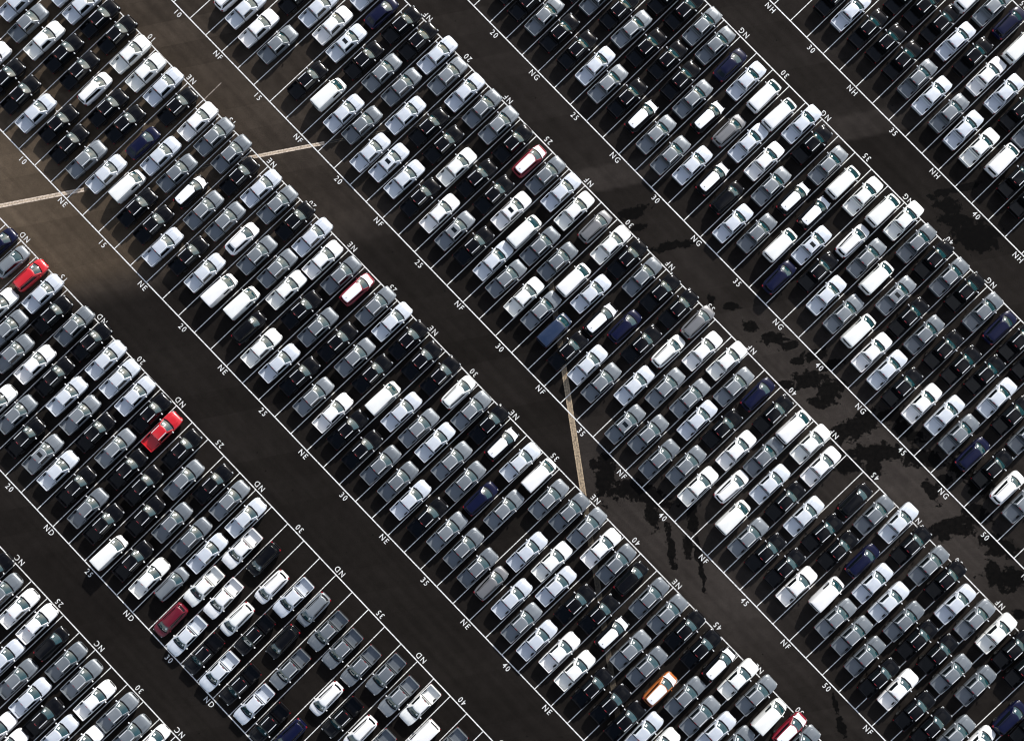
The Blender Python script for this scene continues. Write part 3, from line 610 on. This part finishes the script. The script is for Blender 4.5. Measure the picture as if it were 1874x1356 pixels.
# ------------------------------------------------------------------ vehicles: row, stall : type+colour, place up the lane / offset across it
VEH = """
0,22:pB-35.86/0.44
0,23:pG-36.77/0.19
0,24:pW-36.58/0.09
0,25:pL-41.78/0.39 pW-36.22/0.11
0,26:pG-42.22/0.36 sB-36.62/0.20
0,27:pW-48.11/0.44 pL-42.56/0.26 pG-36.73/0.17
0,28:pW-48.47/-0.02 pB-42.99/0.28 pG-36.81/0.12
0,29:pL-43.16/0.11 pW-37.33/0.14
0,30:pW-41.86/0.28 pG-36.38/0.27
0,31:pG-37.04/0.35
0,32:sW-35.78/-0.03
1,12:sN-9.30/0.29
1,13:cG-9.73/0.09
1,14:pW-14.51/0.20 sR-9.20/0.09
1,15:pG-15.42/0.18 pL-9.58/-0.01
1,16:pG-16.88/0.04 pB-10.51/-0.09
1,17:pW-22.34/0.27 pW-15.90/0.03 pG-9.53/-0.01
1,18:pG-21.45/0.07 pB-15.24/-0.06 pB-9.32/-0.03
1,19:pB-22.53/0.01 pL-15.74/-0.08 pL-9.55/0.03
1,20:pG*-22.36/0.13 pG-16.11/-0.14 pL-9.84/0.04
1,21:pL-22.37/-0.01 pB-16.21/-0.14 pL-9.94/0.05
1,22:pB-22.10/0.10 pG-15.76/0.11 pB-9.99/0.09
1,23:pG-22.81/0.15 pB-16.40/0.11 pR-10.51/-0.20
1,24:pB-22.73/0.00 pB-16.41/0.03 pB-10.25/0.18
1,25:vW-24.51/0.14 pB-18.64/0.02 pG-12.49/0.18
1,26:pB-23.18/0.01 pG-16.87/0.05 pB-10.41/0.18
1,27:pW-23.18/0.04 pG-16.42/0.15 pG-10.29/0.19
1,28:sG-21.83/-0.38 pL-16.35/-0.00 pL-10.30/0.23
1,29:sR<-24.78/-0.27 pW<-19.36/-0.28 pW<-13.18/-0.25
1,30:pL<-24.68/-0.36 pW<-18.67/-0.45 sB<-12.19/-0.39
1,31:pB<-24.68/-0.23 sW<-19.13/-0.36 sW<-13.70/-0.17
1,32:pL<-24.77/-0.28 pB<-18.94/-0.40 pL<-12.73/-0.27
1,33:pB<-24.07/-0.27 sB<-17.09/-0.26 sG<-11.96/-0.38
1,34:pL<-24.42/-0.26 pG<-18.67/-0.19 pG<-12.48/-0.19
1,35:pB<-24.68/-0.19 pG<-12.67/-0.31
1,36:sN<-23.91/-0.31 sW<-17.91/-0.31 pG<-12.50/-0.18
1,37:pB<-18.07/-0.25 pG<-11.05/-0.22
1,38:sW<-17.74/-0.31 pG<-11.71/-0.13
1,39:pG<-17.82/-0.45 pW<-10.60/-0.45
1,40:vW<-13.00/-0.45
1,41:pG<-11.76/-0.31
2,5:pL11.91/0.09
2,6:pW4.75/0.15 pG11.02/0.01 pL17.45/0.34
2,7:pB4.59/0.12 pW10.99/0.07 pL17.19/0.25
2,8:pB4.56/0.06 pB11.60/0.06 pB17.47/0.08
2,9:pL4.36/0.12 pB11.53/0.09 pB17.66/0.10
2,10:pB5.42/0.17 sW11.33/0.09 pW17.22/0.12
2,11:pB4.67/-0.01 pB10.93/0.15 pW17.06/0.15
2,12:pG4.91/-0.02 pB11.08/0.14 pL17.34/0.10
2,13:pL5.43/0.10 cN11.02/0.43 pB16.95/0.16
2,14:vW6.27/0.19 pL11.52/0.27 pW17.46/0.33
2,15:pB5.34/0.05 pG11.50/0.32 pG17.60/0.24
2,16:pB5.36/0.07 fB11.12/0.26 pG17.66/0.35
2,17:pL4.34/-0.05 pG10.76/0.15 pB16.53/0.16
2,18:pB5.81/0.06 pG11.71/0.11 pL17.40/0.19
2,19:pL5.83/0.08 cW11.64/0.16 pG17.46/0.17
2,20:vW5.66/0.03 pG11.65/0.07 pB17.61/0.21
2,21:vW6.53/0.18 pG12.31/0.10 pL17.79/0.25
2,22:sB5.09/0.08 pW11.34/-0.10 pW16.82/0.25
2,23:pW4.56/0.08 pB10.98/0.05 pG17.11/0.31
2,24:pL4.85/0.08 pG11.00/0.12 fR17.28/0.05
2,25:pB5.50/0.07 pB11.43/0.21 pG17.54/0.22
2,26:pG5.03/0.18 pG11.67/0.18 pL17.68/0.13
2,27:pW5.37/0.33 pB11.82/0.21 pB17.56/0.23
2,28:pB5.30/0.21 vW10.76/0.40 pB17.03/0.29
2,29:pB4.88/0.34 pL11.23/0.28 pB17.40/0.35
2,30:pG5.21/0.36 pG11.37/0.30 sW17.53/0.44
2,31:pG5.37/0.38 pL11.61/0.07 pG17.16/0.29
2,32:pL4.96/0.21 pG11.49/0.23 pB17.57/0.12
2,33:pB4.96/0.31 pG11.06/0.30 fB17.03/0.07
2,34:pG5.47/0.32 sN10.88/0.24 pL17.15/0.31
2,35:pG5.53/0.27 pG11.95/0.30 vW17.68/0.20
2,36:pG5.16/0.30 pG16.55/0.24
2,37:sG5.01/-0.05 pL10.55/0.17 pG17.24/0.26
2,38:pL5.55/0.14 pW11.86/0.23 pG17.47/0.21
2,39:pG4.46/0.17 pL10.23/-0.10 pW17.00/0.30
2,40:pL4.35/0.12 pB10.38/0.16 pG17.00/0.10
2,41:pW5.30/0.17 pB11.60/0.16 sB17.07/-0.21
2,42:pW5.11/0.18 fB11.10/0.07 pG17.06/0.10
2,43:pB5.18/0.25 pG11.36/0.18 pG17.30/0.18
2,44:pB5.42/0.31 pG11.42/0.13 pB17.45/0.19
2,45:pB5.30/0.13 fO10.67/0.35 pB17.29/0.30
2,46:pL5.88/-0.19 pG12.17/0.20 fB17.55/0.31
2,47:pW6.03/-0.31 pG11.88/0.27 pW17.98/0.29
2,48:pL11.93/0.08 pG18.22/0.36
2,49:pG12.35/0.02 vW17.60/0.39
2,50:fR18.23/0.41
2,51:pG17.84/-0.17
3,11:sW30.64/0.22
3,12:pL30.70/-0.02
3,13:pW30.25/-0.10 pB36.32/0.21
3,14:pG30.53/0.12 pL37.00/0.26
3,15:pW36.77/0.14 pL42.79/0.24
3,16:pB30.13/0.15 pL*36.49/0.05 cN41.94/0.21
3,17:vW30.78/0.33 pB36.54/0.18 pB42.64/0.23
3,18:pL30.51/0.44 pG37.03/0.04 pB42.72/0.19
3,19:pG31.09/0.17 pG37.53/0.09 pL43.21/0.24
3,20:pL29.56/0.44 pL35.58/0.12 pG42.34/0.13
3,21:pL*30.32/0.07 pB36.57/0.24 pL42.47/0.19
3,22:pL30.27/-0.01 pB36.39/0.20 pG42.60/0.24
3,23:pB30.14/0.09 pW35.66/0.43 pG42.64/0.23
3,24:pW30.46/0.26 pB36.43/0.27 pB42.32/0.22
3,25:pG*30.33/0.24 pB36.56/0.32 fR42.26/0.34
3,26:pB30.69/0.31 pW*36.70/0.36 pG42.48/0.13
3,27:pL31.11/0.40 vW36.11/0.43 pL42.43/0.05
3,28:pG30.74/0.22 pG36.24/0.19 pW42.02/-0.03
3,29:pW30.79/0.44 pG36.47/0.16 sG42.42/0.26
3,30:pG31.11/0.23 vW36.33/0.28 pW42.28/0.30
3,31:vN30.62/0.21 pL36.64/0.10 pB42.58/0.07
3,32:pB30.13/0.30 fB35.33/0.29 pG42.31/0.07
3,33:pL30.62/0.32 sN36.80/0.11 pB42.57/0.07
3,34:pG30.31/0.17 pB36.76/0.19 pB42.79/0.16
3,35:pL32.86/0.33 sW38.42/0.20 sG43.27/0.13
3,36:pG*28.97/0.10 pG35.24/0.26 pW41.34/0.17
3,37:pG30.09/0.04 pG36.45/0.39 pW42.59/0.20
3,38:pG29.02/0.24 pL35.33/0.05 pG41.06/0.21
3,39:pG30.72/0.20 pB36.71/0.04 sN42.44/0.04
3,40:pW30.05/0.16 pW36.13/0.20 pB42.13/0.17
3,41:sW32.77/0.15 pG37.85/0.21 vW42.85/0.09
3,42:vW30.51/0.04 pL36.22/0.22 pW42.83/0.12
3,43:pG30.11/0.20 pB36.08/0.17 pW41.88/0.07
3,44:pB30.34/0.14 pL36.48/0.11
3,45:pB30.74/0.20 pB36.66/0.26 sB42.00/0.13
3,46:pW30.25/-0.10 pB36.52/0.20 pG42.40/0.10
3,47:vW32.12/0.18 sN37.72/0.27 pL43.78/-0.05
3,48:pG30.92/0.17 pL36.79/0.19 pB43.02/0.09
3,49:pG30.88/0.17 pL36.65/0.26 pG42.88/0.39
3,50:pG30.31/0.18 pG36.34/0.32 pB43.10/0.19
3,51:pB29.74/0.31 pB35.94/0.19 pL41.98/0.20
3,52:pW30.40/0.04 pB36.52/0.23 pG42.37/0.25
3,53:pB30.10/0.35 pG36.03/0.17 pW43.04/0.34
3,54:pB30.15/0.28 pG37.14/0.32 pB43.08/0.26
3,55:pG31.43/0.06 pB42.58/-0.06
3,56:sW32.74/-0.20 sN37.36/0.21
3,57:pB38.41/-0.38
4,19:pB55.52/0.44
4,20:pB55.32/0.21
4,21:pG55.48/0.11 pB61.42/0.44
4,22:pB55.37/0.01 pG61.76/0.13
4,23:pB55.45/0.17 pB62.28/0.27
4,24:pL55.67/0.29 pG61.75/0.15 pB67.59/0.20
4,25:pG55.24/0.09 pB61.46/0.17 pB67.70/0.13
4,26:pB55.72/0.13 pB62.22/0.22 pG67.95/0.21
4,27:fB55.39/0.12 pB61.65/0.24 pG67.47/0.17
4,28:pG55.14/0.11 pG61.13/0.10 cN67.12/0.27
4,29:pG54.63/0.29 fB60.90/0.09 pL67.15/0.20
4,30:pL55.65/0.19 sG61.55/0.25 vW67.41/0.19
4,31:fB56.23/0.23 pL62.18/0.09 vW67.18/0.22
4,32:sB55.90/0.21 pW62.05/0.19 pL68.22/0.12
4,33:pL54.30/0.13 pG60.53/0.12 pB67.42/-0.09
4,34:pG55.50/0.15 fB61.39/0.21 pG67.02/0.22
4,35:vW56.50/0.28 fB61.96/0.30 vW66.91/0.12
4,36:sN53.76/0.17 pL*59.08/0.09 pW67.43/0.14
4,37:pB57.48/0.07 sW62.86/0.30 vW67.95/0.21
4,38:pL56.24/-0.02 pG62.60/0.12 pW68.83/-0.02
4,39:pG56.14/0.16 vW61.87/-0.18 pG68.04/0.13
4,40:vW56.05/0.03 pG*62.02/0.10 pB68.15/0.14
4,41:pW55.39/0.13 pB61.32/0.18 pG67.99/0.09
4,42:pL55.24/0.08 pG61.17/0.13 pB68.10/-0.15
4,43:pB55.09/0.03 pB61.55/0.20 pG67.94/0.17
4,44:pW55.39/0.16 pB61.76/0.13 sN68.06/0.13
4,45:pL56.32/0.21 pB63.00/0.06 pB68.48/-0.02
4,46:pG55.99/0.15 pL62.08/0.19 pB68.09/-0.20
4,47:sN55.48/0.18 pB61.93/0.13
4,48:pB55.96/0.21 pG61.68/0.13
4,49:sW55.64/0.23
4,50:pG55.70/-0.08
5,29:pB81.54/0.26
5,30:pL81.69/0.14
5,31:pB81.70/0.18 pB87.54/0.31
5,32:pB82.03/0.12 pB88.18/0.09
5,33:pB81.95/0.16 pB88.16/0.19 vW93.16/0.33
5,34:pG81.69/0.19 pL88.02/0.16 pG93.94/0.29
5,35:pL81.52/0.04 pB88.20/0.13 sN94.06/0.27
5,36:pG81.49/0.16 pW87.67/0.10 vW92.96/0.36
5,37:pL81.31/-0.01 pL87.76/0.25
5,38:pW81.19/-0.01 pB87.59/0.21
5,39:vW82.12/0.14 pG87.12/-0.07
5,40:pB81.80/0.17
5,41:pB81.18/-0.06
"""
KIND = {'p': ('pickup_truck', 'pickup truck', 'pickup truck'), 's': ('parked_suv', 'SUV', 'suv'), 'f': ('parked_suv', 'SUV', 'suv'),
        'c': ('parked_car', 'low car', 'car'), 'v': ('panel_van', 'panel van', 'van')}
CN = {'W': 'white', 'L': 'light silver', 'G': 'grey', 'B': 'black', 'R': 'red', 'N': 'dark blue', 'O': 'orange', 'D': 'dark red', 'C': 'crimson', 'M': 'dark blue', 'T': 'bronze grey'}
import re
# parts that belong to another part of the vehicle
SUB = {'bed_rail': 'cargo_bed', ('p', 'taillight'): 'cargo_bed', ('p', 'rear_bumper'): 'cargo_bed', 'paper_notice': 'windshield', 'wiper_cowl': 'windshield',
       'roof_rail_or_highlight': 'body', 'brake_light': 'body', 'roof_film': 'body', 'hood_film': 'body', 'roof_aerial': 'body', 'grille': 'body', 'rear_handle': 'body'}
TENS = {5: 'five', 10: 'ten', 15: 'fifteen', 20: 'twenty', 25: 'twenty-five', 30: 'thirty', 35: 'thirty-five', 40: 'forty', 45: 'forty-five', 50: 'fifty', 55: 'fifty-five', 60: 'sixty'}
def where(stall):
    n = 5 * round(stall / 5); d = stall - n; w = TENS[n]
    return {0: f'at painted {w}', 1: f'one stall past {w}', 2: f'two stalls past {w}', -1: f'one stall before {w}', -2: f'two stalls before {w}'}[d]
def add_vehicle(b, stall, slot, code, v, lat):
    k, col, rev, roof = code[0], code[1], '<' in code, '*' in code
    if k == 's' and col == 'R' and rev: col = 'D'
    if k == 'f' and col == 'R': col = 'C'
    if k == 'v' and col == 'N': col = 'M'
    if k == 's' and col == 'G' and not rev and b >= 2: col = 'T'
    vb, vt = LN[(b, 'b')][0], LN[(b, 't')][0]; fr = (v - vb) / (vt - vb)
    u0, u1 = lp(b, 'b', stall)[0], lp(b, 't', stall)[0]
    u = u0 + (u1 - u0) * fr + lat
    x, y = P2(u, v)
    nm, noun, cat = KIND[k]
    t = bpy.data.objects.new(nm, None); t.empty_display_size = 0.5; C.objects.link(t)
    t.location = (x, y, 0.0)
    lane_dir = math.atan2(vt - vb, u1 - u0)
    t.rotation_euler = (0, 0, ANG + lane_dir + (math.pi if rev else 0) + math.radians(random.gauss(0, 0.7)))
    feat = ''
    if k == 'f': feat = ' with white film on top'
    if roof: feat = ' with dark sunroof'
    if rev: feat += ' facing lower left'
    t['label'] = f"{CN[col]} {noun}{feat}, row {ROWS[b]}, {where(stall)}, {slot}"
    t['category'] = cat; t['group'] = f"{noun}s parked in row {ROWS[b]}"
    mat = random.choice(PAINT[col])
    parts, wh = PROTO[k]
    owner = {}
    for i, (pn, vf, mt, ang) in enumerate(parts):
        me = painted(k, i, mat) if mt == 'P' else base_mesh[(k, i)]
        o = bpy.data.objects.new(pn, me); o.parent = owner.get(SUB.get((k, pn)) or SUB.get(pn), t); C.objects.link(o)
        if pn in ('body', 'cargo_bed', 'windshield'): owner[pn] = o
    for (wx, wy, wz) in wh:
        o = bpy.data.objects.new('wheel', WHEEL); o.parent = t; o.location = (wx, wy, wz)
        if wz != 0.37: o.scale = (wz / 0.37,) * 3
        if wy < 0: o.rotation_euler = (0, 0, math.pi)
        C.objects.link(o)
    if roof:
        o = bpy.data.objects.new('sunroof', SUNROOF); o.parent = owner['body']; C.objects.link(o)
for line in VEH.strip().split('\n'):
    head, rest = line.split(':'); b, stall = map(int, head.split(','))
    ent = [re.match(r'([a-z][A-Z][<*]?)(-?[\d.]+)/(-?[\d.]+)$', e).groups() for e in rest.split()]
    vb, vt = LN[(b, 'b')][0], LN[(b, 't')][0]
    slots = []
    for code, v, lat in ent:
        fr = (float(v) - vb) / (vt - vb); s = 0 if fr < 0.36 else (1 if fr < 0.66 else 2)
        while s in slots: s += 1
        slots.append(min(s, 2))
    if len(ent) == 3: slots = [0, 1, 2]
    for (code, v, lat), s in zip(ent, slots):
        add_vehicle(b, stall, ('lower-left end', 'mid-lane', 'upper-right end')[s], code, float(v), float(lat))
